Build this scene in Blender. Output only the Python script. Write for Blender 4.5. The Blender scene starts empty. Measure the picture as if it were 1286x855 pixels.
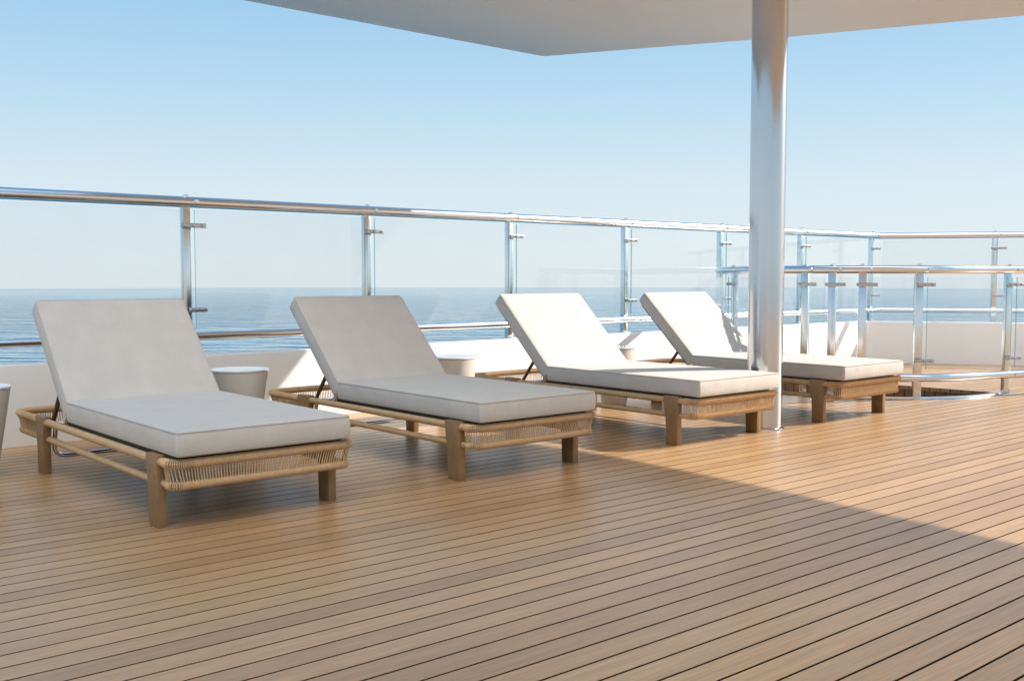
import bpy, bmesh, math, random
from mathutils import Vector, Matrix
random.seed(7)
PI = math.pi
SC = bpy.context.scene
COL = SC.collection
ALPHA = math.radians(40.555)          # camera yaw against the railing direction (X)
EYE = 0.9

# ------------------------------------------------------------------ object helpers
def link(o):
    COL.objects.link(o); return o

def finish(bm, ang=35):
    bmesh.ops.recalc_face_normals(bm, faces=bm.faces[:])
    lim = math.radians(ang)
    for f in bm.faces: f.smooth = True
    for e in bm.edges:
        if len(e.link_faces) == 2:
            e.smooth = e.calc_face_angle(0.0) < lim
        else:
            e.smooth = False

def obj(name, bm, mats, parent=None, ang=35, recalc=True):
    if recalc: finish(bm, ang)
    me = bpy.data.meshes.new(name); bm.to_mesh(me); bm.free()
    for m in (mats if isinstance(mats, (list, tuple)) else [mats]): me.materials.append(m)
    o = link(bpy.data.objects.new(name, me))
    if parent: o.parent = parent
    return o

def tag(o, label=None, cat=None, group=None, kind=None):
    if label: o['label'] = label
    if cat: o['category'] = cat
    if group: o['group'] = group
    if kind: o['kind'] = kind
    return o

def thing(name, label, cat, loc=(0, 0, 0), group=None):
    o = link(bpy.data.objects.new(name, None)); o.location = loc
    o.empty_display_size = 0.2
    return tag(o, label, cat, group)

def copy_tree(o, parent=None):
    c = o.copy(); COL.objects.link(c)
    if parent: c.parent = parent
    for ch in o.children: copy_tree(ch, c)
    return c

# ------------------------------------------------------------------ mesh helpers
def add_box(bm, x0, x1, y0, y1, z0, z1, bev=0.0, mat=0, seg=2, xf=None):
    vs = [bm.verts.new((x, y, z)) for z in (z0, z1) for y in (y0, y1) for x in (x0, x1)]
    q = [(0, 2, 3, 1), (4, 5, 7, 6), (0, 1, 5, 4), (2, 6, 7, 3), (0, 4, 6, 2), (1, 3, 7, 5)]
    fs = [bm.faces.new([vs[i] for i in t]) for t in q]
    for f in fs: f.material_index = mat
    geo = vs
    if bev > 0:
        es = list({e for f in fs for e in f.edges})
        r = bmesh.ops.bevel(bm, geom=es, offset=bev, segments=seg, affect='EDGES', profile=0.5)
        geo = list({v for f in r['faces'] for v in f.verts} | {v for v in vs if v.is_valid})
        for f in r['faces']: f.material_index = mat
    if xf is not None: bmesh.ops.transform(bm, matrix=xf, verts=[v for v in geo if v.is_valid])
    return geo

def add_prism(bm, pts, z0, z1, mat=0, axis='z', bev=0):
    """closed polygon pts (2D) extruded; axis 'z': pts=(x,y); 'x': pts=(y,z) extruded in x"""
    def mk(p, h):
        return (p[0], p[1], h) if axis == 'z' else (h, p[0], p[1])
    a = [bm.verts.new(mk(p, z0)) for p in pts]; b = [bm.verts.new(mk(p, z1)) for p in pts]
    n = len(pts); fs = [bm.faces.new(a[::-1]), bm.faces.new(b)]
    for i in range(n): fs.append(bm.faces.new((a[i], a[(i+1) % n], b[(i+1) % n], b[i])))
    for f in fs: f.material_index = mat
    if bev:
        es = list({e for f in fs for e in f.edges})
        r = bmesh.ops.bevel(bm, geom=es, offset=bev, segments=2, affect='EDGES', profile=0.5)
        for f in r['faces']: f.material_index = mat
    return fs

def round_path(pts, r, closed=False, n=6):
    """polyline with rounded corners; pts Vectors; r radius"""
    P = [Vector(p) for p in pts]; N = len(P); out = []
    rng = range(N) if closed else range(1, N-1)
    if not closed: out.append(P[0])
    for i in rng:
        a, b, c = P[i-1], P[i], P[(i+1) % N]
        d1 = (a-b).normalized(); d2 = (c-b).normalized()
        ang = d1.angle(d2); rr = r[i] if isinstance(r, (list, tuple)) else r
        t = min(rr/math.tan(ang/2), 0.49*min((a-b).length, (c-b).length))
        cen = b + (d1+d2).normalized()*(t/math.cos(ang/2))
        s, e = b+d1*t - cen, b+d2*t - cen
        for k in range(n+1):
            f = k/n
            out.append(cen + s.normalized().slerp(e.normalized(), f)*s.length if s.angle(e) > 1e-3 else cen+s)
    if not closed: out.append(P[-1])
    return out

def add_tube(bm, path, r, sides=12, closed=False, caps=True, mat=0):
    P = [Vector(p) for p in path]; N = len(P)
    rings = []; up = None
    for i in range(N):
        if closed: t = (P[(i+1) % N]-P[i-1]).normalized()
        else: t = (P[min(i+1, N-1)]-P[max(i-1, 0)]).normalized()
        if up is None:
            up = Vector((0, 0, 1)) if abs(t.z) < 0.9 else Vector((1, 0, 0))
        a = (up - t*up.dot(t)).normalized(); b = t.cross(a); up = a
        rr = r(i) if callable(r) else r
        rings.append([bm.verts.new(P[i]+a*(rr*math.cos(2*PI*k/sides))+b*(rr*math.sin(2*PI*k/sides))) for k in range(sides)])
    for i in range(N if closed else N-1):
        A, B = rings[i], rings[(i+1) % N]
        for k in range(sides):
            f = bm.faces.new((A[k], A[(k+1) % sides], B[(k+1) % sides], B[k])); f.material_index = mat
    if caps and not closed:
        for rg in (rings[0][::-1], rings[-1]):
            f = bm.faces.new(rg); f.material_index = mat
    return rings

def add_lathe(bm, prof, cx=0, cy=0, n=48, mat=0):
    """prof list (r,z) bottom to top, r may be 0 at the ends"""
    rings = []
    for r, z in prof:
        if r < 1e-6: rings.append([bm.verts.new((cx, cy, z))])
        else: rings.append([bm.verts.new((cx+r*math.cos(2*PI*k/n), cy+r*math.sin(2*PI*k/n), z)) for k in range(n)])
    for A, B in zip(rings, rings[1:]):
        for k in range(n):
            a0, a1 = A[k % len(A)], A[(k+1) % len(A)]; b0, b1 = B[k % len(B)], B[(k+1) % len(B)]
            vs = []
            for v in (a0, a1, b1, b0):
                if v not in vs: vs.append(v)
            if len(vs) > 2:
                f = bm.faces.new(vs); f.material_index = mat

# ------------------------------------------------------------------ materials
def new_mat(name):
    m = bpy.data.materials.new(name); m.use_nodes = True
    nt = m.node_tree; b = nt.nodes['Principled BSDF']
    return m, nt, b

def N(nt, typ, **kw):
    n = nt.nodes.new(typ)
    for k, v in kw.items():
        if k in ('operation', 'blend_type', 'noise_dimensions', 'data_type', 'wave_type', 'bands_direction', 'feature', 'interpolation_type', 'vector_type'): setattr(n, k, v)
        else: n.inputs[k].default_value = v
    return n

def ramp(nt, fac, stops):
    r = nt.nodes.new('ShaderNodeValToRGB')
    el = r.color_ramp.elements
    while len(el) < len(stops): el.new(0.5)
    for e, (p, c) in zip(el, stops):
        e.position = p; e.color = (*c, 1) if len(c) == 3 else c
    nt.links.new(fac, r.inputs[0]); return r

def bump(nt, b, height, strength=0.2, dist=0.01):
    n = N(nt, 'ShaderNodeBump', Strength=strength, Distance=dist)
    nt.links.new(height, n.inputs['Height']); nt.links.new(n.outputs[0], b.inputs['Normal']); return n

def coords(nt, scale=(1, 1, 1)):
    tc = nt.nodes.new('ShaderNodeTexCoord'); mp = nt.nodes.new('ShaderNodeMapping')
    mp.inputs['Scale'].default_value = scale
    nt.links.new(tc.outputs['Object'], mp.inputs[0]); return mp.outputs[0]

def simple(name, col, rough=0.5, metal=0.0, var=0.06, nscale=8, bstr=0.0, bscale=200, coat=0.0, spec=0.5):
    m, nt, b = new_mat(name)
    v = coords(nt)
    n = N(nt, 'ShaderNodeTexNoise', Scale=nscale, Detail=6, Roughness=0.6)
    nt.links.new(v, n.inputs['Vector'])
    lo = tuple(max(0, c*(1-var)) for c in col); hi = tuple(min(1, c*(1+var)) for c in col)
    r = ramp(nt, n.outputs['Fac'], [(0.3, lo), (0.7, hi)])
    nt.links.new(r.outputs[0], b.inputs['Base Color'])
    b.inputs['Roughness'].default_value = rough; b.inputs['Metallic'].default_value = metal
    b.inputs['Specular IOR Level'].default_value = spec
    b.inputs['Coat Weight'].default_value = coat; b.inputs['Coat Roughness'].default_value = 0.08
    if bstr:
        n2 = N(nt, 'ShaderNodeTexNoise', Scale=bscale, Detail=4)
        nt.links.new(v, n2.inputs['Vector']); bump(nt, b, n2.outputs['Fac'], bstr, 0.002)
    return m

PITCH = 0.0863; PHASE = 2.0255

def make_teak(name, base=(0.435, 0.275, 0.140), vertical=False):
    m, nt, b = new_mat(name)
    tc = nt.nodes.new('ShaderNodeTexCoord'); sp = nt.nodes.new('ShaderNodeSeparateXYZ')
    nt.links.new(tc.outputs['Object'], sp.inputs[0])
    # plank index
    s1 = N(nt, 'ShaderNodeMath', operation='SUBTRACT'); nt.links.new(sp.outputs['Y'], s1.inputs[0]); s1.inputs[1].default_value = PHASE
    s2 = N(nt, 'ShaderNodeMath', operation='DIVIDE'); nt.links.new(s1.outputs[0], s2.inputs[0]); s2.inputs[1].default_value = PITCH
    s3 = N(nt, 'ShaderNodeMath', operation='FLOOR'); nt.links.new(s2.outputs[0], s3.inputs[0])
    wn = N(nt, 'ShaderNodeTexWhiteNoise', noise_dimensions='1D'); nt.links.new(s3.outputs[0], wn.inputs['W'])
    # grain coordinates: stretched along X and shifted per plank
    off = N(nt, 'ShaderNodeMath', operation='MULTIPLY'); nt.links.new(wn.outputs['Value'], off.inputs[0]); off.inputs[1].default_value = 37.0
    cx = N(nt, 'ShaderNodeMath', operation='ADD'); nt.links.new(sp.outputs['X'], cx.inputs[0]); nt.links.new(off.outputs[0], cx.inputs[1])
    cb = nt.nodes.new('ShaderNodeCombineXYZ')
    nt.links.new(cx.outputs[0], cb.inputs[0]); nt.links.new(sp.outputs['Y'], cb.inputs[1]); nt.links.new(off.outputs[0], cb.inputs[2])
    mp = nt.nodes.new('ShaderNodeMapping'); mp.inputs['Scale'].default_value = (1.6, 60, 1)
    nt.links.new(cb.outputs[0], mp.inputs[0])
    g = N(nt, 'ShaderNodeTexNoise', Scale=1.0, Detail=9, Roughness=0.68, Distortion=0.4); nt.links.new(mp.outputs[0], g.inputs['Vector'])
    mp2 = nt.nodes.new('ShaderNodeMapping'); mp2.inputs['Scale'].default_value = (5, 190, 1)
    nt.links.new(cb.outputs[0], mp2.inputs[0])
    g2 = N(nt, 'ShaderNodeTexNoise', Scale=1.0, Detail=4, Roughness=0.6); nt.links.new(mp2.outputs[0], g2.inputs['Vector'])
    lo = tuple(c*0.84 for c in base); hi = tuple(c*1.15 for c in base)
    r = ramp(nt, g.outputs['Fac'], [(0.28, lo), (0.5, base), (0.74, hi)])
    # plank tone
    rt = ramp(nt, wn.outputs['Value'], [(0.0, (0.87, 0.84, 0.82)), (0.5, (1.0, 1.0, 1.0)), (1.0, (1.09, 1.08, 1.06))])
    mx = N(nt, 'ShaderNodeMix', data_type='RGBA', blend_type='MULTIPLY'); mx.inputs[0].default_value = 1.0
    nt.links.new(r.outputs[0], mx.inputs[6]); nt.links.new(rt.outputs[0], mx.inputs[7])
    # broad weathering patches
    w = N(nt, 'ShaderNodeTexNoise', Scale=0.9, Detail=4, Roughness=0.55)
    mpw = nt.nodes.new('ShaderNodeMapping'); mpw.inputs['Scale'].default_value = (0.7, 2.2, 1)
    nt.links.new(tc.outputs['Object'], mpw.inputs[0]); nt.links.new(mpw.outputs[0], w.inputs['Vector'])
    rw = ramp(nt, w.outputs['Fac'], [(0.3, (0.92, 0.90, 0.90)), (0.7, (1.06, 1.04, 1.02))])
    mx2 = N(nt, 'ShaderNodeMix', data_type='RGBA', blend_type='MULTIPLY'); mx2.inputs[0].default_value = 1.0
    nt.links.new(mx.outputs[2], mx2.inputs[6]); nt.links.new(rw.outputs[0], mx2.inputs[7])
    fr = ramp(nt, g2.outputs['Fac'], [(0.3, (0.78, 0.75, 0.72)), (0.6, (1.04, 1.04, 1.04))])
    mx3 = N(nt, 'ShaderNodeMix', data_type='RGBA', blend_type='MULTIPLY'); mx3.inputs[0].default_value = 1.0
    nt.links.new(mx2.outputs[2], mx3.inputs[6]); nt.links.new(fr.outputs[0], mx3.inputs[7])
    nt.links.new(mx3.outputs[2], b.inputs['Base Color'])
    rr = N(nt, 'ShaderNodeMapRange'); rr.inputs['To Min'].default_value = 0.25; rr.inputs['To Max'].default_value = 0.40
    nt.links.new(g.outputs['Fac'], rr.inputs['Value']); nt.links.new(rr.outputs[0], b.inputs['Roughness'])
    b.inputs['Specular IOR Level'].default_value = 0.5
    ad = N(nt, 'ShaderNodeMath', operation='ADD'); nt.links.new(g.outputs['Fac'], ad.inputs[0]); nt.links.new(g2.outputs['Fac'], ad.inputs[1])
    bump(nt, b, ad.outputs[0], 0.10, 0.002)
    return m

def make_fabric(name, col):
    m, nt, b = new_mat(name)
    v = coords(nt)
    n = N(nt, 'ShaderNodeTexNoise', Scale=9, Detail=5, Roughness=0.55); nt.links.new(v, n.inputs['Vector'])
    f = N(nt, 'ShaderNodeTexNoise', Scale=260, Detail=3, Roughness=0.7); nt.links.new(v, f.inputs['Vector'])
    r = ramp(nt, n.outputs['Fac'], [(0.3, tuple(c*0.95 for c in col)), (0.7, tuple(c*1.03 for c in col))])
    r2 = ramp(nt, f.outputs['Fac'], [(0.3, (0.93, 0.93, 0.93)), (0.7, (1.04, 1.04, 1.04))])
    mx = N(nt, 'ShaderNodeMix', data_type='RGBA', blend_type='MULTIPLY'); mx.inputs[0].default_value = 1
    nt.links.new(r.outputs[0], mx.inputs[6]); nt.links.new(r2.outputs[0], mx.inputs[7])
    nt.links.new(mx.outputs[2], b.inputs['Base Color'])
    b.inputs['Roughness'].default_value = 0.9; b.inputs['Specular IOR Level'].default_value = 0.2
    b.inputs['Sheen Weight'].default_value = 0.15
    # soft wrinkles + weave
    wr = N(nt, 'ShaderNodeTexNoise', Scale=5.0, Detail=3, Roughness=0.5, Distortion=0.6); nt.links.new(v, wr.inputs['Vector'])
    b1 = N(nt, 'ShaderNodeBump', Strength=0.34, Distance=0.02); nt.links.new(wr.outputs['Fac'], b1.inputs['Height'])
    b2 = N(nt, 'ShaderNodeBump', Strength=0.25, Distance=0.0015); nt.links.new(f.outputs['Fac'], b2.inputs['Height'])
    nt.links.new(b1.outputs[0], b2.inputs['Normal']); nt.links.new(b2.outputs[0], b.inputs['Normal'])
    return m

def make_metal(name, col=(0.72, 0.73, 0.75), rough=0.22, stretch=(3, 3, 160)):
    m, nt, b = new_mat(name)
    v = coords(nt, stretch)
    n = N(nt, 'ShaderNodeTexNoise', Scale=1.0, Detail=3); nt.links.new(v, n.inputs['Vector'])
    rr = N(nt, 'ShaderNodeMapRange'); rr.inputs['To Min'].default_value = rough*0.75; rr.inputs['To Max'].default_value = rough*1.3
    nt.links.new(n.outputs['Fac'], rr.inputs['Value']); nt.links.new(rr.outputs[0], b.inputs['Roughness'])
    b.inputs['Base Color'].default_value = (*col, 1); b.inputs['Metallic'].default_value = 1.0
    return m

def make_glass(name):
    m = bpy.data.materials.new(name); m.use_nodes = True; nt = m.node_tree; nt.nodes.clear()
    out = nt.nodes.new('ShaderNodeOutputMaterial')
    tr = nt.nodes.new('ShaderNodeBsdfTransparent'); tr.inputs[0].default_value = (0.965, 0.978, 0.985, 1)
    gl = nt.nodes.new('ShaderNodeBsdfGlossy'); gl.inputs['Roughness'].default_value = 0.015
    gl.inputs[0].default_value = (1, 1, 1, 1)
    fr = nt.nodes.new('ShaderNodeFresnel')
    ge = nt.nodes.new('ShaderNodeNewGeometry'); io = N(nt, 'ShaderNodeMapRange')
    io.inputs['To Min'].default_value = 1.5; io.inputs['To Max'].default_value = 1/1.5
    nt.links.new(ge.outputs['Backfacing'], io.inputs['Value']); nt.links.new(io.outputs[0], fr.inputs[0])
    # grime: faint salt film, a little diffuse
    df = nt.nodes.new('ShaderNodeBsdfDiffuse'); df.inputs[0].default_value = (0.8, 0.82, 0.83, 1)
    tc = nt.nodes.new('ShaderNodeTexCoord'); nz = N(nt, 'ShaderNodeTexNoise', Scale=2.5, Detail=6, Roughness=0.65)
    nt.links.new(tc.outputs['Object'], nz.inputs['Vector'])
    mr = N(nt, 'ShaderNodeMapRange'); mr.inputs['From Min'].default_value = 0.35; mr.inputs['From Max'].default_value = 0.75
    mr.inputs['To Min'].default_value = 0.015; mr.inputs['To Max'].default_value = 0.05
    nt.links.new(nz.outputs['Fac'], mr.inputs['Value'])
    m1 = nt.nodes.new('ShaderNodeMixShader'); m2 = nt.nodes.new('ShaderNodeMixShader')
    nt.links.new(mr.outputs[0], m1.inputs[0]); nt.links.new(tr.outputs[0], m1.inputs[1]); nt.links.new(df.outputs[0], m1.inputs[2])
    nt.links.new(fr.outputs[0], m2.inputs[0]); nt.links.new(m1.outputs[0], m2.inputs[1]); nt.links.new(gl.outputs[0], m2.inputs[2])
    nt.links.new(m2.outputs[0], out.inputs[0])
    return m

def make_sea(name):
    m, nt, b = new_mat(name)
    b.inputs['Base Color'].default_value = (0.022, 0.115, 0.185, 1)
    b.inputs['Roughness'].default_value = 0.06; b.inputs['IOR'].default_value = 1.333
    v = coords(nt)
    def layer(scale, rot, sx, det, rough=0.55, dist=0.0):
        m0 = nt.nodes.new('ShaderNodeMapping'); m0.inputs['Rotation'].default_value = (0, 0, rot)
        nt.links.new(v, m0.inputs[0])
        mp = nt.nodes.new('ShaderNodeMapping'); mp.inputs['Scale'].default_value = (scale*sx, scale, 1)
        nt.links.new(m0.outputs[0], mp.inputs[0])
        n = N(nt, 'ShaderNodeTexNoise', Scale=1.0, Detail=det, Roughness=rough, Distortion=dist)
        nt.links.new(mp.outputs[0], n.inputs['Vector']); return n.outputs['Fac']
    a = layer(0.17, ALPHA+0.12, 0.35, 3, 0.5, 0.3); c = layer(0.55, ALPHA-0.1, 0.4, 3, 0.55)
    b1 = N(nt, 'ShaderNodeBump', Strength=1.0, Distance=4.5); nt.links.new(a, b1.inputs['Height'])
    b2 = N(nt, 'ShaderNodeBump', Strength=0.8, Distance=0.3); nt.links.new(c, b2.inputs['Height'])
    ln = N(nt, 'ShaderNodeVectorMath', operation='LENGTH'); nt.links.new(v, ln.inputs[0])
    for bn, smax in ((b1, 1.0), (b2, 0.8)):      # rough water round the hull, calmer sea farther out
        mr = N(nt, 'ShaderNodeMapRange'); nt.links.new(ln.outputs['Value'], mr.inputs['Value'])
        mr.inputs['From Min'].default_value = 180; mr.inputs['From Max'].default_value = 900
        mr.inputs['To Min'].default_value = smax; mr.inputs['To Max'].default_value = smax*0.25
        nt.links.new(mr.outputs[0], bn.inputs['Strength'])
    nt.links.new(b1.outputs[0], b2.inputs['Normal']); nt.links.new(b2.outputs[0], b.inputs['Normal'])
    return m

M = {}
M['teak'] = make_teak('teak_planks')
M['caulk'] = simple('black_caulk', (0.010, 0.008, 0.007), 0.9, spec=0.05)
M['white'] = simple('white_paint', (0.74, 0.74, 0.735), 0.45, var=0.02, nscale=2, bstr=0.05, bscale=60)
M['canopy'] = simple('canopy_paint', (0.80, 0.785, 0.775), 0.32, var=0.015, nscale=1.2, bstr=0.03, bscale=30)
M['steel'] = make_metal('brushed_steel', (0.74, 0.75, 0.77), 0.20)
M['steel_x'] = make_metal('polished_handrail', (0.76, 0.76, 0.77), 0.17, (0.5, 40, 40))
M['pillar'] = make_metal('satin_pillar', (0.58, 0.59, 0.62), 0.14, (60, 60, 0.6))
M['chrome'] = make_metal('chrome', (0.80, 0.80, 0.82), 0.08)
M['dark_metal'] = simple('clamp_metal', (0.50, 0.50, 0.51), 0.3, metal=1.0)
M['glass'] = make_glass('clear_glass')
def make_edge():
    m = simple('green_glass_edge', (0.25, 0.62, 0.60), 0.15, var=0.1); nt = m.node_tree
    out = nt.nodes['Material Output']; tr = nt.nodes.new('ShaderNodeBsdfTransparent'); tr.inputs[0].default_value = (0.55, 0.9, 0.88, 1)
    mx = nt.nodes.new('ShaderNodeMixShader'); mx.inputs[0].default_value = 0.5
    nt.links.new(nt.nodes['Principled BSDF'].outputs[0], mx.inputs[1]); nt.links.new(tr.outputs[0], mx.inputs[2]); nt.links.new(mx.outputs[0], out.inputs[0])
    return m
M['glass_edge'] = make_edge()
M['cushion'] = make_fabric('canvas_cushion', (0.53, 0.508, 0.478))
M['piping'] = make_fabric('canvas_piping', (0.47, 0.448, 0.42))
M['frame'] = simple('beige_tube', (0.50, 0.33, 0.17), 0.5, var=0.10, nscale=25, bstr=0.25, bscale=300)
M['rope'] = simple('beige_rope', (0.57, 0.395, 0.22), 0.75, var=0.12, nscale=40, bstr=0.4, bscale=700)
M['leg'] = simple('taupe_wood', (0.25, 0.148, 0.066), 0.5, var=0.2, nscale=14, bstr=0.2, bscale=120)
M['strut'] = simple('bronze_strut', (0.11, 0.07, 0.045), 0.35, metal=0.4)
M['board'] = simple('dark_platform', (0.03, 0.026, 0.024), 0.7)
M['table'] = simple('beige_stone', (0.68, 0.64, 0.58), 0.55, var=0.04, nscale=12, bstr=0.08, bscale=150)
M['table_top'] = simple('glossy_top', (0.62, 0.61, 0.60), 0.07, var=0.02, coat=1.0)
M['sea'] = make_sea('sea_water')

# ------------------------------------------------------------------ camera-frame to world (for laying out the plan of the stair)
ca, sa = math.cos(ALPHA), math.sin(ALPHA)
def plan(X, Y): return (X*ca + Y*sa, -X*sa + Y*ca)

# ------------------------------------------------------------------ deck, with the stair opening
WALL_V = 5.87
WALL_C = Vector((9.95, WALL_V)); WALL_D = Vector((0.58, -0.815)).normalized()
def wall_end(v):            # where the deck meets the angled parapet
    t = (v-WALL_C.y)/WALL_D.y
    return WALL_C.x + WALL_D.x*t
SCX, SCY, SR = 2.921, 8.774, 1.156
def circ(deg, r=SR): return plan(SCX + r*math.cos(math.radians(deg)), SCY + r*math.sin(math.radians(deg)))
hole = [circ(a) for a in range(130, 321, 5)]
def hole_span(v):
    xs = []
    n = len(hole)
    for i in range(n):
        (x0, y0), (x1, y1) = hole[i], hole[(i+1) % n]
        if (y0 <= v < y1) or (y1 <= v < y0): xs.append(x0 + (x1-x0)*(v-y0)/(y1-y0))
    return (min(xs), max(xs)) if len(xs) > 1 else None
hv0, hv1 = min(p[1] for p in hole), max(p[1] for p in hole)
bm = bmesh.new()
def strip(v0, v1, z0, z1, mat, uL=-9.0):
    def piece(left, right):
        pts = left + right[::-1]
        if z1 - z0 > 1e-6: add_prism(bm, pts, z0, z1, mat)
        else:
            f = bm.faces.new([bm.verts.new((p[0], p[1], z1)) for p in pts]); f.material_index = mat
    e0, e1 = wall_end(v0), wall_end(v1)
    if v1 <= hv0 or v0 >= hv1:
        piece([(uL, v1), (uL, v0)], [(e1, v1), (e0, v0)]); return
    lo, hi = max(v0, hv0+1e-4), min(v1, hv1-1e-4)
    ss = [lo+(hi-lo)*k/8 for k in range(9)]
    sp = [hole_span(s) for s in ss]
    sp = [(s, q) for s, q in zip(ss, sp) if q]
    Ledge = [(q[0], s) for s, q in sp]; Redge = [(q[1], s) for s, q in sp]
    if v0 < hv0: Ledge.insert(0, (Ledge[0][0], v0)); Redge.insert(0, (Ledge[0][0]+0.0005, v0))
    if v1 > hv1: Ledge.append((Ledge[-1][0], v1)); Redge.append((Ledge[-1][0]+0.0005, v1))
    piece([(uL, v1), (uL, v0)], Ledge[::-1])
    piece(Redge[::-1], [(e1, v1), (e0, v0)])
GAP = 0.0080
k0 = int(math.floor((-14-PHASE)/PITCH))
k = k0
while True:
    a = PHASE + k*PITCH + GAP/2; b_ = a + PITCH - GAP
    if a >= WALL_V-0.01: break
    strip(a, min(b_, WALL_V), -0.03, 0.0, 0)
    if b_ < WALL_V: strip(b_-0.001, min(b_+GAP+0.001, WALL_V), -0.0012, -0.0012, 1)
    k += 1
deck = obj('deck', bm, [M['teak'], M['caulk']], ang=20); tag(deck, kind='structure')

# stairwell lining (planked walls and a landing below)
M['lining'] = simple('stair_lining', (0.20, 0.115, 0.06), 0.5, var=0.15, nscale=10)
bm = bmesh.new()
per = [circ(a, SR+0.0) for a in range(130, 321, 5)]
tot = list(per)
closed = tot + [tot[0]]
acc = 0.0
def lin(a, b):
    d = (Vector(b)-Vector(a)); L = d.length; n = max(1, int(round(L/0.085)))
    return [Vector(a)+d*(i/n) for i in range(n+1)]
cen = sum((Vector(p) for p in per), Vector((0, 0)))/len(per)
arc = [circ(a) for a in [130+190*i/44 for i in range(45)]]
segs = [(Vector(arc[i]), Vector(arc[i+1])) for i in range(44)]
ch = lin(arc[-1], arc[0]); segs += list(zip(ch, ch[1:]))
for a, b in segs:
    d = (b-a); nrm = Vector((-d.y, d.x)).normalized()
    if nrm.dot(cen-a) > 0: nrm = -nrm
    a2, b2 = a + d*0.04, b - d*0.04
    pts = [a2 + nrm*0.003, b2 + nrm*0.003, b2+nrm*0.03, a2+nrm*0.03]
    add_prism(bm, [tuple(p) for p in pts], -2.2, -0.032, 0)
    pts = [a - nrm*-0.012, b - nrm*-0.012, b+nrm*0.034, a+nrm*0.034]
    add_prism(bm, [tuple(p) for p in pts], -2.2, -0.034, 1)
add_prism(bm, [tuple(p) for p in arc], -2.25, -2.2, 0)
well = obj('stairwell', bm, [M['lining'], M['caulk']]); tag(well, kind='structure')

st = thing('spiral_staircase', 'brown wooden spiral steps going down inside the railed stair opening', 'staircase', (*circ(0, 0), 0))
base = Vector(circ(0, 0))
pm = bmesh.new(); add_lathe(pm, [(0.0, -2.2), (0.06, -2.2), (0.06, -0.25), (0.0, -0.25)], n=24); obj('newel_post', pm, M['steel'], st)
for i in range(7):
    t = bmesh.new(); a0 = 150 + i*24
    pts = [Vector(circ(a0+d, r)) - base for r, d in ((0.07, 0), (1.08, 0), (1.09, 9), (1.09, 18), (1.08, 27), (0.07, 27))]
    add_prism(t, [tuple(p) for p in pts], -0.56-i*0.2, -0.52-i*0.2, 0, bev=0.006)
    obj('tread', t, M['lining'], st)

# ------------------------------------------------------------------ parapet walls
bm = bmesh.new()
OUT = Vector((0.815, 0.58))
def wall_prism(bm, p0, p1, n, th, z0, z1, bev=0.012):
    p0, p1 = Vector(p0), Vector(p1)
    d = (p1-p0).normalized()
    add_prism(bm, [tuple(p0), tuple(p1), tuple(p1+n*th), tuple(p0+n*th)], z0, z1, 0, bev=bev)
wall_prism(bm, (-9, WALL_V), (WALL_C.x+0.06, WALL_V), Vector((0, 1)), 0.14, -0.6, 0.437)
w = obj('parapet_wall', bm, M['white']); tag(w, 'long low white parapet wall running behind the four loungers', 'wall')
bm = bmesh.new()
wall_prism(bm, tuple(WALL_C), tuple(WALL_C+WALL_D*9), OUT, 0.14, -0.6, 0.434)
w = obj('parapet_wall', bm, M['white']); tag(w, 'low white parapet wall in shade beyond the curved stair railing', 'wall')
# ------------------------------------------------------------------ railings
def stud(bm, x, y, z, r=0.008, d=0.012, mat=0, n=12, ax='y'):
    m = Matrix.Translation((x, y, z)) @ (Matrix.Rotation(PI/2, 4, 'X') if ax == 'y' else Matrix.Identity(4))
    bmesh.ops.create_cone(bm, cap_ends=True, segments=n, radius1=r, radius2=r*0.8, depth=d, matrix=m)

def clamp_mesh(x0, x1):
    b = bmesh.new()
    add_box(b, x0, x1, -0.042, -0.030, -0.013, 0.013, 0.003)
    for f in (0.14, 0.5, 0.86): stud(b, x0+(x1-x0)*f, -0.046, 0, 0.0095, 0.012)
    return b

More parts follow.
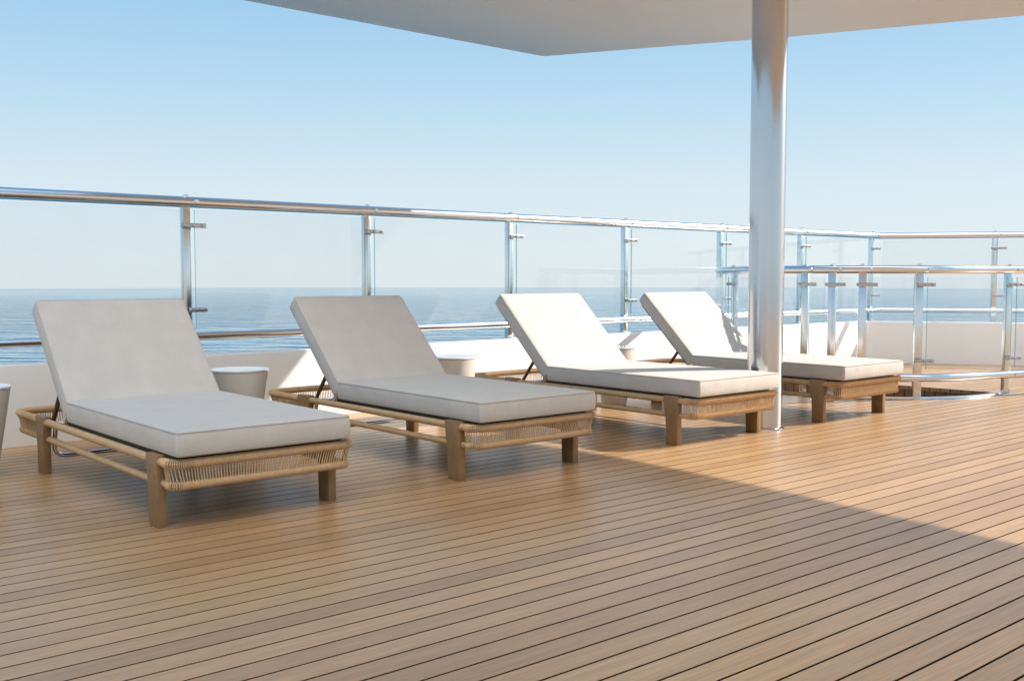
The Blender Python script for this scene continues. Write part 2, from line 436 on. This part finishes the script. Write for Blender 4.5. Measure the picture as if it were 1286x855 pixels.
def build_rail(name, label, cat, p0, d, n, idx, posts, ends, top=1.343, low=0.548, joints=True):
    """straight railing; local x along d from p0, local y outward"""
    root = thing(name, label, cat, (p0[0], p0[1], 0))
    root.rotation_euler = (0, 0, math.atan2(d[1], d[0]))
    b = bmesh.new(); add_tube(b, [(ends[0], 0, top), (ends[1], 0, top)], 0.0325, 28)
    hr = obj('handrail', b, M['steel_x'], root)
    b = bmesh.new(); add_tube(b, [(ends[0], -0.035, low), (ends[1], -0.035, low)], 0.0245, 24)
    lr = obj('lower_rail', b, M['steel_x'], root)
    pm = bmesh.new()
    add_box(pm, -0.027, 0.027, -0.012, 0.030, 0.432, top-0.02, 0.006)
    add_box(pm, -0.042, 0.042, -0.028, 0.046, 0.438, 0.446, 0.002)
    for i, x in enumerate(posts):
        if i == 0:
            po = obj('post', pm, M['steel'], root); po.location = (x, 0.012, 0)
            cm = clamp_mesh(-0.045, 0.110); c1 = obj('clamp', cm, M['dark_metal'], po); c1.location = (0, 0, 1.205)
            cm = clamp_mesh(-0.005, 0.110); c2 = obj('clamp', cm, M['dark_metal'], po); c2.location = (0, 0, 0.705)
            bb = bmesh.new(); add_lathe(bb, [(0, -0.002), (0.019, -0.002), (0.019, 0.008), (0.012, 0.012), (0, 0.012)], n=20)
            cp = obj('post_cap', bb, M['steel'], po); cp.location = (0, -0.012, top+0.031)
            bb = bmesh.new(); stud(bb, 0, 0, 0, 0.014, 0.012, n=18)
            sb = obj('bolt', bb, M['steel'], po); sb.location = (0.05, -0.012-0.033, top+0.004)
            sb2 = obj('bolt', bm_copy(sb), M['steel'], po); sb2.location = (0.05, -0.012-0.046, low)
            sb2.scale = (0.8, 0.8, 0.8)
            proto = po
        else:
            po = copy_tree(proto, root); po.location = (x, 0.012, 0)
    for a, c in zip(posts, posts[1:]):
        g = bmesh.new(); add_box(g, a+0.038, c-0.038, -0.027, -0.015, low+0.045, top-0.045)
        for f in g.faces:
            if abs(f.normal.x) > 0.9: f.material_index = 1
        bmesh.ops.recalc_face_normals(g, faces=g.faces[:])
        for f in g.faces: f.material_index = 1 if abs(f.normal.x) > 0.9 else 0
        obj('glass_panel', g, [M['glass'], M['glass_edge']], root)
    return root

def bm_copy(o):
    b = bmesh.new(); b.from_mesh(o.data); return b

RV = 5.94
S0 = 1.2625
posts = [2.545 + S0*k for k in range(-7, 6)] + [10.17]
build_rail('glass_railing', 'long straight glass railing with polished metal handrails behind the loungers', 'railing',
           (0, RV), (1, 0), None, 0, posts, (-6.8, 10.27))
PC = Vector((10.29, RV)); 
build_rail('glass_railing', 'short glass railing turning away at the far corner above the shaded parapet', 'railing',
           PC, WALL_D, None, 0, [1.16+1.24*k for k in range(6)], (0.0, 8.0))
# the short panel between the corner and the first post of the angled railing
ang_root = [o for o in COL.objects if o.name.startswith('glass_railing') and o.type == 'EMPTY'][-1]
g = bmesh.new(); add_box(g, 0.04, 1.16-0.038, -0.027, -0.015, 0.548+0.045, 1.343-0.045)
bmesh.ops.recalc_face_normals(g, faces=g.faces[:])
for f in g.faces: f.material_index = 1 if abs(f.normal.x) > 0.9 else 0
obj('glass_panel', g, [M['glass'], M['glass_edge']], ang_root)

# curved railing round the stair
sr = thing('stair_railing', 'curved metal and glass railing bending round the stair opening', 'railing', (*circ(270), 0))
org = Vector((*circ(270), 0))
def spath(z, r=SR):
    pts = [circ(a, r) for a in range(120, 301, 6)]
    pts += [plan(3.62+(r-SR)*0.5, 7.835-(r-SR)*0.9), plan(3.82+(r-SR)*0.45, 7.925-(r-SR)*0.9), plan(4.3+(r-SR)*.2, 8.05-(r-SR)), plan(5.2, 8.2-(r-SR))]
    # smooth
    P = [Vector((p[0], p[1], z)) for p in pts]
    for it in range(2):
        P = [P[0]] + [P[i]*0.5 + (P[i-1]+P[i+1])*0.25 for i in range(1, len(P)-1)] + [P[-1]]
    return [p-org for p in P]
def at_px(path, px):
    """point of the plan path (front side) seen under the horizontal angle px"""
    k = (px-643)/1300
    best = None
    for a, b in zip(path, path[1:]):
        for i in range(20):
            p = a.lerp(b, i/20) + org
            X = p.x*ca - p.y*sa; Y = p.x*sa + p.y*ca
            e = abs(X/Y-k)
            if Y < 9.3 and (best is None or e < best[0]): best = (e, p-org, (b-a).normalized())
    return best[1], best[2]
TOPZ, LOWZ = 0.957, 0.157
b = bmesh.new(); add_tube(b, spath(TOPZ), 0.030, 20); obj('handrail', b, M['steel_x'], sr)
b = bmesh.new(); add_tube(b, spath(LOWZ), 0.030, 20); obj('lower_rail', b, M['steel_x'], sr)
pth = spath(0.0)
pp = []
for px in (921, 1010, 1044, 1083, 1154, 1267):
    p, t = at_px(pth, px)
    pp.append((p, t))
    po = bmesh.new(); add_box(po, -0.029, 0.029, -0.008, 0.030, 0.0, TOPZ-0.02, 0.005)
    add_box(po, -0.045, 0.045, -0.022, 0.044, 0.0, 0.008, 0.002)
    o = obj('post', po, M['steel'], sr); o.location = (p.x, p.y, 0); o.rotation_euler = (0, 0, math.atan2(t.y, t.x))
    for z, x0, x1 in ((0.845, -0.045, 0.105), (0.285, -0.045, 0.105)):
        cl = obj('clamp', clamp_mesh(x0, x1), M['dark_metal'], o); cl.location = (0, 0, z)
    cb_ = bmesh.new(); add_lathe(cb_, [(0, 0), (0.018, 0), (0.018, 0.008), (0.012, 0.012), (0, 0.012)], n=20)
    cp = obj('post_cap', cb_, M['steel'], o); cp.location = (0, 0.0, TOPZ+0.028)
    for z in (TOPZ, LOWZ):
        sb = bmesh.new(); stud(sb, 0, 0, 0, 0.013, 0.012, n=18)
        s_ = obj('bolt', sb, M['steel'], o); s_.location = (0.06, -0.033, z)
# curved glass panels between the posts
allp = [p for p in pth]
def idx_of(p): return min(range(len(allp)), key=lambda i: (allp[i]-p).length)
order = sorted(range(len(pp)), key=lambda i: idx_of(pp[i][0]))
sp_ = [pp[i][0] for i in order]
def sub_path(p, q, n=10):
    i, j = idx_of(p), idx_of(q)
    mid = [allp[k] for k in range(i+1, j) if (allp[k]-p).length > 0.05 and (allp[k]-q).length > 0.05]
    pts = [p] + mid + [q]
    d0 = (pts[1]-pts[0]).normalized(); d1 = (pts[-2]-pts[-1]).normalized()
    pts[0] = pts[0]+d0*0.05; pts[-1] = pts[-1]+d1*0.05
    return pts
ends = [allp[0]] + sp_ + [allp[-1]]
for p, q in zip(ends, ends[1:]):
    if (p-q).length < 0.16: continue
    pts = sub_path(p, q); g = bmesh.new(); rows = []
    for i, c in enumerate(pts):
        t = (pts[min(i+1, len(pts)-1)]-pts[max(i-1, 0)]).normalized(); n_ = Vector((t.y, -t.x, 0))
        rows.append([g.verts.new((c.x+n_.x*o_, c.y+n_.y*o_, z)) for o_, z in ((0.018, 0.215), (0.028, 0.215), (0.028, 0.90), (0.018, 0.90))])
    for A, B in zip(rows, rows[1:]):
        for k_ in range(4): g.faces.new((A[k_], A[(k_+1) % 4], B[(k_+1) % 4], B[k_]))
    for rw_ in (rows[0], rows[-1]): g.faces.new(rw_).material_index = 1
    obj('glass_panel', g, [M['glass'], M['glass_edge']], sr)
# floor rim of the opening
b = bmesh.new(); rim = [Vector((*circ(a, SR+0.012), 0.006)) - org for a in range(130, 321, 4)]
rows = []
for i, c in enumerate(rim):
    t = (rim[min(i+1, len(rim)-1)]-rim[max(i-1, 0)]).normalized(); n_ = Vector((t.y, -t.x, 0))
    rows.append([b.verts.new((c.x+n_.x*o_, c.y+n_.y*o_, z)) for o_, z in ((-0.022, -0.03), (0.03, 0.003), (0.026, 0.014), (-0.022, 0.014))])
for A, B in zip(rows, rows[1:]):
    for k_ in range(4): b.faces.new((A[k_], A[(k_+1) % 4], B[(k_+1) % 4], B[k_]))
b.faces.new(rows[0]); b.faces.new(rows[-1])
obj('floor_rim', b, M['steel'], sr)

# ------------------------------------------------------------------ canopy, pillar, deckhouse
CZ = 2.55
out = [(5.297, 5.831), (6.143, 4.29), (6.795, 2.957), (6.99, 2.45), (7.04, 1.9), (6.98, 1.0), (6.83, -0.2), (6.65, -1.0), (6.3, -1.25), (3.2, -1.25), (2.3, 5.83)]
bm = bmesh.new()
rp = round_path([Vector((x, y, 0)) for x, y in out], [0.02, 3, 1.0, .6, 2, 3, 2, .5, .3, .3, .3], closed=True, n=5)
add_prism(bm, [(p.x, p.y) for p in rp], CZ, CZ+0.16, 0, bev=0.012)
cn = obj('canopy', bm, M['canopy']); tag(cn, 'white overhead canopy with a pointed corner shading the near deck', 'canopy')

pl = thing('pillar', 'tall round satin metal pillar rising from the deck to the white canopy', 'pillar', (5.155, 3.70, 0))
b = bmesh.new(); add_lathe(b, [(0.104, 0.0), (0.104, CZ)], n=72); obj('shaft', b, M['pillar'], pl)
b = bmesh.new(); add_lathe(b, [(0.106, 0.0), (0.118, 0.0), (0.118, 0.006), (0.106, 0.012)], n=72); obj('base_ring', b, M['steel'], pl)

# ------------------------------------------------------------------ sun loungers
W_, FY, BY = 0.737, -0.095, 1.83
XR = 0.750                                 # centre line of the right-hand rails
TZ, BZ, TR, BR = 0.240, 0.160, 0.0165, 0.0145

def loop(z, inset):
    return round_path([(0.018+inset, FY+inset, z), (XR-inset, FY+inset, z), (XR-inset, BY-inset, z), (0.018+inset, BY-inset, z)], 0.085, closed=True, n=8)

def leg_bm(x0, y0, f_front, f_back):
    b = bmesh.new()
    pts = [(y0, 0), (y0+0.08, 0), (y0+0.08+f_back*0.15, 0.14), (y0+0.08+f_back*0.8, 0.215), (y0+0.08+f_back, 0.264),
           (y0-f_front, 0.264), (y0-f_front*0.8, 0.215), (y0-f_front*0.15, 0.14)]
    if f_front == 0: pts = pts[:6]
    add_prism(b, pts, x0, x0+0.036, 0, axis='x', bev=0.003)
    return b

def strands(front):
    """rope wound from the upper to the lower rail, from leg to leg round one end"""
    b = bmesh.new()
    y_leg = -0.030 if front else 1.455
    yy = FY if front else BY
    def lerp_path(z, inset):
        s = 1 if front else -1
        return round_path([(0.018+inset, y_leg, z), (0.018+inset, yy+s*inset, z), (XR-inset, yy+s*inset, z), (XR-inset, y_leg, z)], 0.085, n=10)
    top = lerp_path(TZ, 0.0); bot = lerp_path(BZ, 0.010)
    def resample(P, n):
        L = [0]
        for a, c in zip(P, P[1:]): L.append(L[-1]+(c-a).length)
        res = []
        for k_ in range(n):
            s = L[-1]*(k_+0.5)/n; i = 0
            while i < len(L)-2 and L[i+1] < s: i += 1
            res.append((P[i].lerp(P[i+1], (s-L[i])/(L[i+1]-L[i])), (P[i+1]-P[i]).normalized()))
        return res, L[-1]
    _, LT = resample(top, 2)
    n = int(LT/0.0112)
    tp, _ = resample(top, n); bt, _ = resample(bot, n)
    rs = 0.0025
    sgn = 1 if front else -1
    def ring(C, t, R):
        o_ = Vector((t.y, -t.x, 0))*sgn
        add_tube(b, [C + o_*(R*math.cos(2*PI*k_/9)) + Vector((0, 0, R*math.sin(2*PI*k_/9))) for k_ in range(9)], 0.0024, 4, closed=True)
    for (T, t), (B, t2) in zip(tp, bt):
        o_ = Vector((t.y, -t.x, 0))*sgn; o2 = Vector((t2.y, -t2.x, 0))*sgn
        j1, j2 = random.uniform(-0.0012, 0.0012), random.uniform(-0.0012, 0.0012)
        add_tube(b, [T + o_*0.006 + t*j1 + Vector((0, 0, -TR*0.6)), (T+B)/2 + (o_+o2)*0.0022 + t*(j1+j2)*0.5, B + o2*0.006 + t2*j2 + Vector((0, 0, BR*0.6))], rs, 6, caps=False)
    for P, R in ((top, TR), (bot, BR)):
        for C, t in resample(P, n*2)[0]: ring(C, t, R)
    return b

def cushion(sx, sy, th, corner=0.013, edge=0.0075, crown=0.004):
    """soft slab: lofted rounded rectangle, origin at its corner"""
    b = bmesh.new()
    cx, cy = sx/2, sy/2
    def ring(ins, z):
        r = max(corner-ins*0.6, 0.008)
        P = round_path([(ins, ins, z), (sx-ins, ins, z), (sx-ins, sy-ins, z), (ins, sy-ins, z)], r, closed=True, n=6)
        # subdivide the long edges for a gentle bow
        return P
    prof = [(edge*1.2, 0.0), (edge*0.35, edge*0.35), (0.0, edge), (-0.003, th*0.35), (-0.003, th*0.65), (0.0, th-edge), (edge*0.3, th-edge*0.3), (edge, th),
            (0.05, th+crown*0.45), (0.12, th+crown*0.8), (0.2, th+crown)]
    rings = [[b.verts.new(p) for p in ring(i, z)] for i, z in prof]
    n = len(rings[0])
    for A, B in zip(rings, rings[1:]):
        for k_ in range(n): b.faces.new((A[k_], A[(k_+1) % n], B[(k_+1) % n], B[k_]))
    b.faces.new(rings[0][::-1]); b.faces.new(rings[-1])
    return b

def piping(sx, sy, th, corner=0.013, edge=0.0075):
    b = bmesh.new()
    for z in (th-edge*0.45,):
        P = round_path([(0.001, 0.001, z), (sx-0.001, 0.001, z), (sx-0.001, sy-0.001, z), (0.001, sy-0.001, z)], corner, closed=True, n=6)
        add_tube(b, P, 0.0032, 6, closed=True)
    return b

GROUP = 'sun loungers in a row along the railing'
def make_lounger():
    root = thing('sun_lounger', 'x', 'sun lounger', (0, 0, 0), GROUP)
    b = bmesh.new(); add_tube(b, loop(TZ, 0.0), TR, 14, closed=True)
    add_tube(b, loop(BZ, 0.010), BR, 14, closed=True)
    obj('frame', b, M['frame'], root)
    for x in (0.0, W_-0.036):
        obj('leg', leg_bm(x, 0.0, 0, 0.022), M['leg'], root)
        obj('leg', leg_bm(x, 1.335, 0.02, 0.02), M['leg'], root)
    obj('rope_weave', strands(True), M['rope'], root); obj('rope_weave', strands(False), M['rope'], root)
    b = bmesh.new(); add_box(b, 0.034, XR-0.016, -0.06, 1.08, 0.250, 0.2665, 0.003); obj('base_board', b, M['board'], root)
    CX, CW = 0.022, 0.706
    c = obj('seat_cushion', cushion(CW, 1.185, 0.090), M['cushion'], root, ang=60); c.location = (CX, -0.128, 0.268)
    p = obj('piping', piping(CW, 1.185, 0.090), M['piping'], c)
    # backrest: pivot at the crease
    A = math.radians(46.5)
    th = 0.085
    bc = obj('back_cushion', cushion(CW, 0.635, th), M['cushion'], root, ang=60)
    # local slab: x width, y up along the back, z is the front face normal
    d = Vector((0, math.cos(A), math.sin(A))); nrm = Vector((0, -math.sin(A), math.cos(A)))
    crease = Vector((CX, 1.052, 0.358))
    orig = crease - d*0.036 - nrm*th
    mat = Matrix(((1, 0, 0, orig.x), (0, d.y, nrm.y, orig.y), (0, d.z, nrm.z, orig.z), (0, 0, 0, 1)))
    bc.matrix_local = mat
    obj('piping', piping(CW, 0.635, th), M['piping'], bc)
    bb = bmesh.new(); add_box(bb, 0.02, CW-0.02, 0.01, 0.60, -0.016, -0.002, 0.003)
    ob = obj('back_board', bb, M['board'], root); ob.matrix_local = mat
    for x in (0.040, W_-0.040):
        b = bmesh.new(); add_tube(b, [(x, 1.175, 0.405), (x, 1.30, 0.252)], 0.0105, 12); obj('strut', b, M['strut'], root)
    b = bmesh.new(); add_tube(b, round_path([(0.055, 1.32, 0.235), (0.055, 1.36, 0.075), (W_-0.055, 1.36, 0.075), (W_-0.055, 1.32, 0.235)], 0.055, n=8), 0.0105, 12)
    obj('support_bar', b, M['chrome'], root)
    b = bmesh.new(); add_tube(b, round_path([(0.03, 1.05, 0.30), (0.03, 1.10, 0.262), (0.03, 1.18, 0.25)], 0.03), 0.011, 10)
    add_tube(b, round_path([(W_-0.03, 1.05, 0.30), (W_-0.03, 1.10, 0.262), (W_-0.03, 1.18, 0.25)], 0.03), 0.011, 10)
    obj('hinge', b, M['chrome'], root)
    return root
lounge = make_lounger()
SP = [(1.418, 3.612, 0.0, 'shaded sun lounger with grey cushions nearest to the viewer at the left'),
      (2.766, 3.594, 0.002, 'shaded grey cushioned sun lounger standing second, beside the sunlit pair'),
      (4.240, 3.597, -0.002, 'sunlit cream cushioned lounger with its foot just left of the metal pillar'),
      (5.607, 3.590, 0.001, 'sunlit cream lounger farthest right, partly hidden behind the metal pillar')]
for i, (x, y, rz, lab) in enumerate(SP):
    o = lounge if i == 0 else copy_tree(lounge)
    o.location = (x, y, 0); o.rotation_euler = (0, 0, rz); o['label'] = lab
    ang, ln_ = ((46.5, 1.0), (44.0, 1.04), (43.8, 1.045), (43.4, 1.045))[i]     # each back is set at its own notch
    A = math.radians(ang); d = Vector((0, math.cos(A), math.sin(A))); nrm = Vector((0, -math.sin(A), math.cos(A)))
    og = Vector((0.022, 1.052, 0.358)) - d*0.036 - nrm*0.085
    for ch in o.children:
        if ch.name.startswith('back_'):
            ch.matrix_local = Matrix(((1, 0, 0, og.x), (0, d.y*ln_, nrm.y, og.y), (0, d.z*ln_, nrm.z, og.z), (0, 0, 0, 1)))

# ------------------------------------------------------------------ side tables
def make_table():
    root = thing('side_table', 'x', 'side table', (0, 0, 0), 'tapered side tables between the loungers')
    b = bmesh.new(); add_lathe(b, [(0, 0), (0.082, 0), (0.086, 0.004), (0.148, 0.392), (0.149, 0.398), (0.146, 0.401), (0, 0.401)], n=56); obj('body', b, M['table'], root)
    b = bmesh.new(); add_lathe(b, [(0, 0.4015), (0.150, 0.4015), (0.153, 0.404), (0.153, 0.410), (0.150, 0.413), (0, 0.413)], n=56); obj('table_top', b, M['table_top'], root)
    return root
tb = make_table()
for i, (x, y, lab) in enumerate([(1.165, 5.06, 'beige tapered side table cut off by the left edge of the picture'),
                                 (2.47, 5.12, 'beige tapered side table with shiny top between the two shaded loungers'),
                                 (3.87, 5.08, 'pale sunlit tapered table showing beside the second lounger backrest'),
                                 (5.28, 5.06, 'small pale tapered table between the two sunlit loungers')]):
    o = tb if i == 0 else copy_tree(tb)
    o.location = (x, y, 0); o['label'] = lab

# ------------------------------------------------------------------ sea
HS = 14.0; DS = 1400.0
bm = bmesh.new()
bmesh.ops.create_circle(bm, cap_ends=True, segments=256, radius=DS)
sea = obj('sea', bm, M['sea']); sea.location = (0, 0, EYE-HS); tag(sea, kind='structure')

# ------------------------------------------------------------------ light
TO_SUN = Vector((1.29, -0.66, 1.0)).normalized()
sun = bpy.data.lights.new('sun', 'SUN'); sun.energy = 3.1; sun.angle = math.radians(0.55); sun.color = (1.0, 0.93, 0.83)
so = link(bpy.data.objects.new('sun', sun)); so.rotation_euler = (-TO_SUN).to_track_quat('-Z', 'Y').to_euler()
so.location = (8, -6, 9)
wd = bpy.data.worlds.new('World'); SC.world = wd; wd.use_nodes = True
nt = wd.node_tree; bg = nt.nodes['Background']
sk = nt.nodes.new('ShaderNodeTexSky'); sk.sky_type = 'NISHITA'; sk.sun_disc = False
sk.sun_elevation = math.asin(TO_SUN.z); sk.sun_rotation = math.atan2(TO_SUN.x, TO_SUN.y)
sk.air_density = 1.0; sk.dust_density = 0.6; sk.ozone_density = 1.2; sk.altitude = 0
# marine haze: the Nishita sky is washed out by pale air towards the horizon
tc = nt.nodes.new('ShaderNodeTexCoord'); sp = nt.nodes.new('ShaderNodeSeparateXYZ'); nt.links.new(tc.outputs['Generated'], sp.inputs[0])
hr_ = ramp(nt, sp.outputs['Z'], [(0.0, (0.72, 0.80, 0.845)), (0.087, (0.64, 0.765, 0.845)), (0.17, (0.47, 0.68, 0.84)), (0.27, (0.30, 0.57, 0.81)), (1.0, (0.13, 0.36, 0.70))])
hv = N(nt, 'ShaderNodeVectorMath', operation='SCALE'); nt.links.new(hr_.outputs[0], hv.inputs[0]); hv.inputs['Scale'].default_value = 5.1
hz = N(nt, 'ShaderNodeMix', data_type='RGBA'); hz.inputs[0].default_value = 0.94; nt.links.new(sk.outputs[0], hz.inputs[6])
nt.links.new(hv.outputs[0], hz.inputs[7])
# warm glow added out of frame near the sun to lift the shade
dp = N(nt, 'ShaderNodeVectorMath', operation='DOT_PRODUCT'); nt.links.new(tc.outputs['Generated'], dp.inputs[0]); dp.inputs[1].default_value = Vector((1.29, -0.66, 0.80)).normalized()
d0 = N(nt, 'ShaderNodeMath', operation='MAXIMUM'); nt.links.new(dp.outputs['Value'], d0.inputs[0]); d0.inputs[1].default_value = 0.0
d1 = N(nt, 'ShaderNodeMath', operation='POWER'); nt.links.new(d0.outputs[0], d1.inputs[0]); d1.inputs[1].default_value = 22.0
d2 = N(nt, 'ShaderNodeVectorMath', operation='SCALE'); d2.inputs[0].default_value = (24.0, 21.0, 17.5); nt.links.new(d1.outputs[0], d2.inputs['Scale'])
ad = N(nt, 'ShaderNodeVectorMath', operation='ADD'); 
# bright fill lobe added to the unseen sky above and behind the viewer
fill_dir = Vector((-0.65*0.55, -0.76*0.55, 0.85)).normalized()
cdp = N(nt, 'ShaderNodeVectorMath', operation='DOT_PRODUCT'); nt.links.new(tc.outputs['Generated'], cdp.inputs[0]); cdp.inputs[1].default_value = fill_dir
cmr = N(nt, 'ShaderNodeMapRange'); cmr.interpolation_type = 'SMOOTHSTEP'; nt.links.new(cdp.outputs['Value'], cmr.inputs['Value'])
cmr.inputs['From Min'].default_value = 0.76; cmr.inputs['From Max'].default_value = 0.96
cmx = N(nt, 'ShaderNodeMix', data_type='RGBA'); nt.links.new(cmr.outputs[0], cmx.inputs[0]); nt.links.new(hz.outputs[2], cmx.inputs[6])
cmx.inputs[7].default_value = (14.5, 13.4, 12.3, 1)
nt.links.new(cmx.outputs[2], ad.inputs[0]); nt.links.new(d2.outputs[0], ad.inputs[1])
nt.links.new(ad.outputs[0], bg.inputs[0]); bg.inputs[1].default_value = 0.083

# ------------------------------------------------------------------ camera
cam = bpy.data.cameras.new('camera'); co = link(bpy.data.objects.new('camera', cam))
cam.sensor_width = 36; cam.lens = 36*1300/1286; cam.clip_end = 5000; cam.clip_start = 0.05
co.location = (0, 0, EYE); co.rotation_euler = (PI/2 - math.radians(3.5), 0, -(PI/2-ALPHA) + 0)
# forward must be (sin a, cos a) in (X, Y)
co.rotation_euler = (PI/2 - math.radians(3.5), 0, -ALPHA)
SC.camera = co
SC.render.engine = 'CYCLES'
SC.cycles.max_bounces = 10; SC.cycles.transparent_max_bounces = 24; SC.cycles.diffuse_bounces = 5; SC.cycles.glossy_bounces = 5
SC.cycles.caustics_reflective = False; SC.cycles.caustics_refractive = False
SC.view_settings.view_transform = 'Standard'; SC.view_settings.look = 'None'
SC.view_settings.exposure = 1.3; SC.view_settings.gamma = 1.0
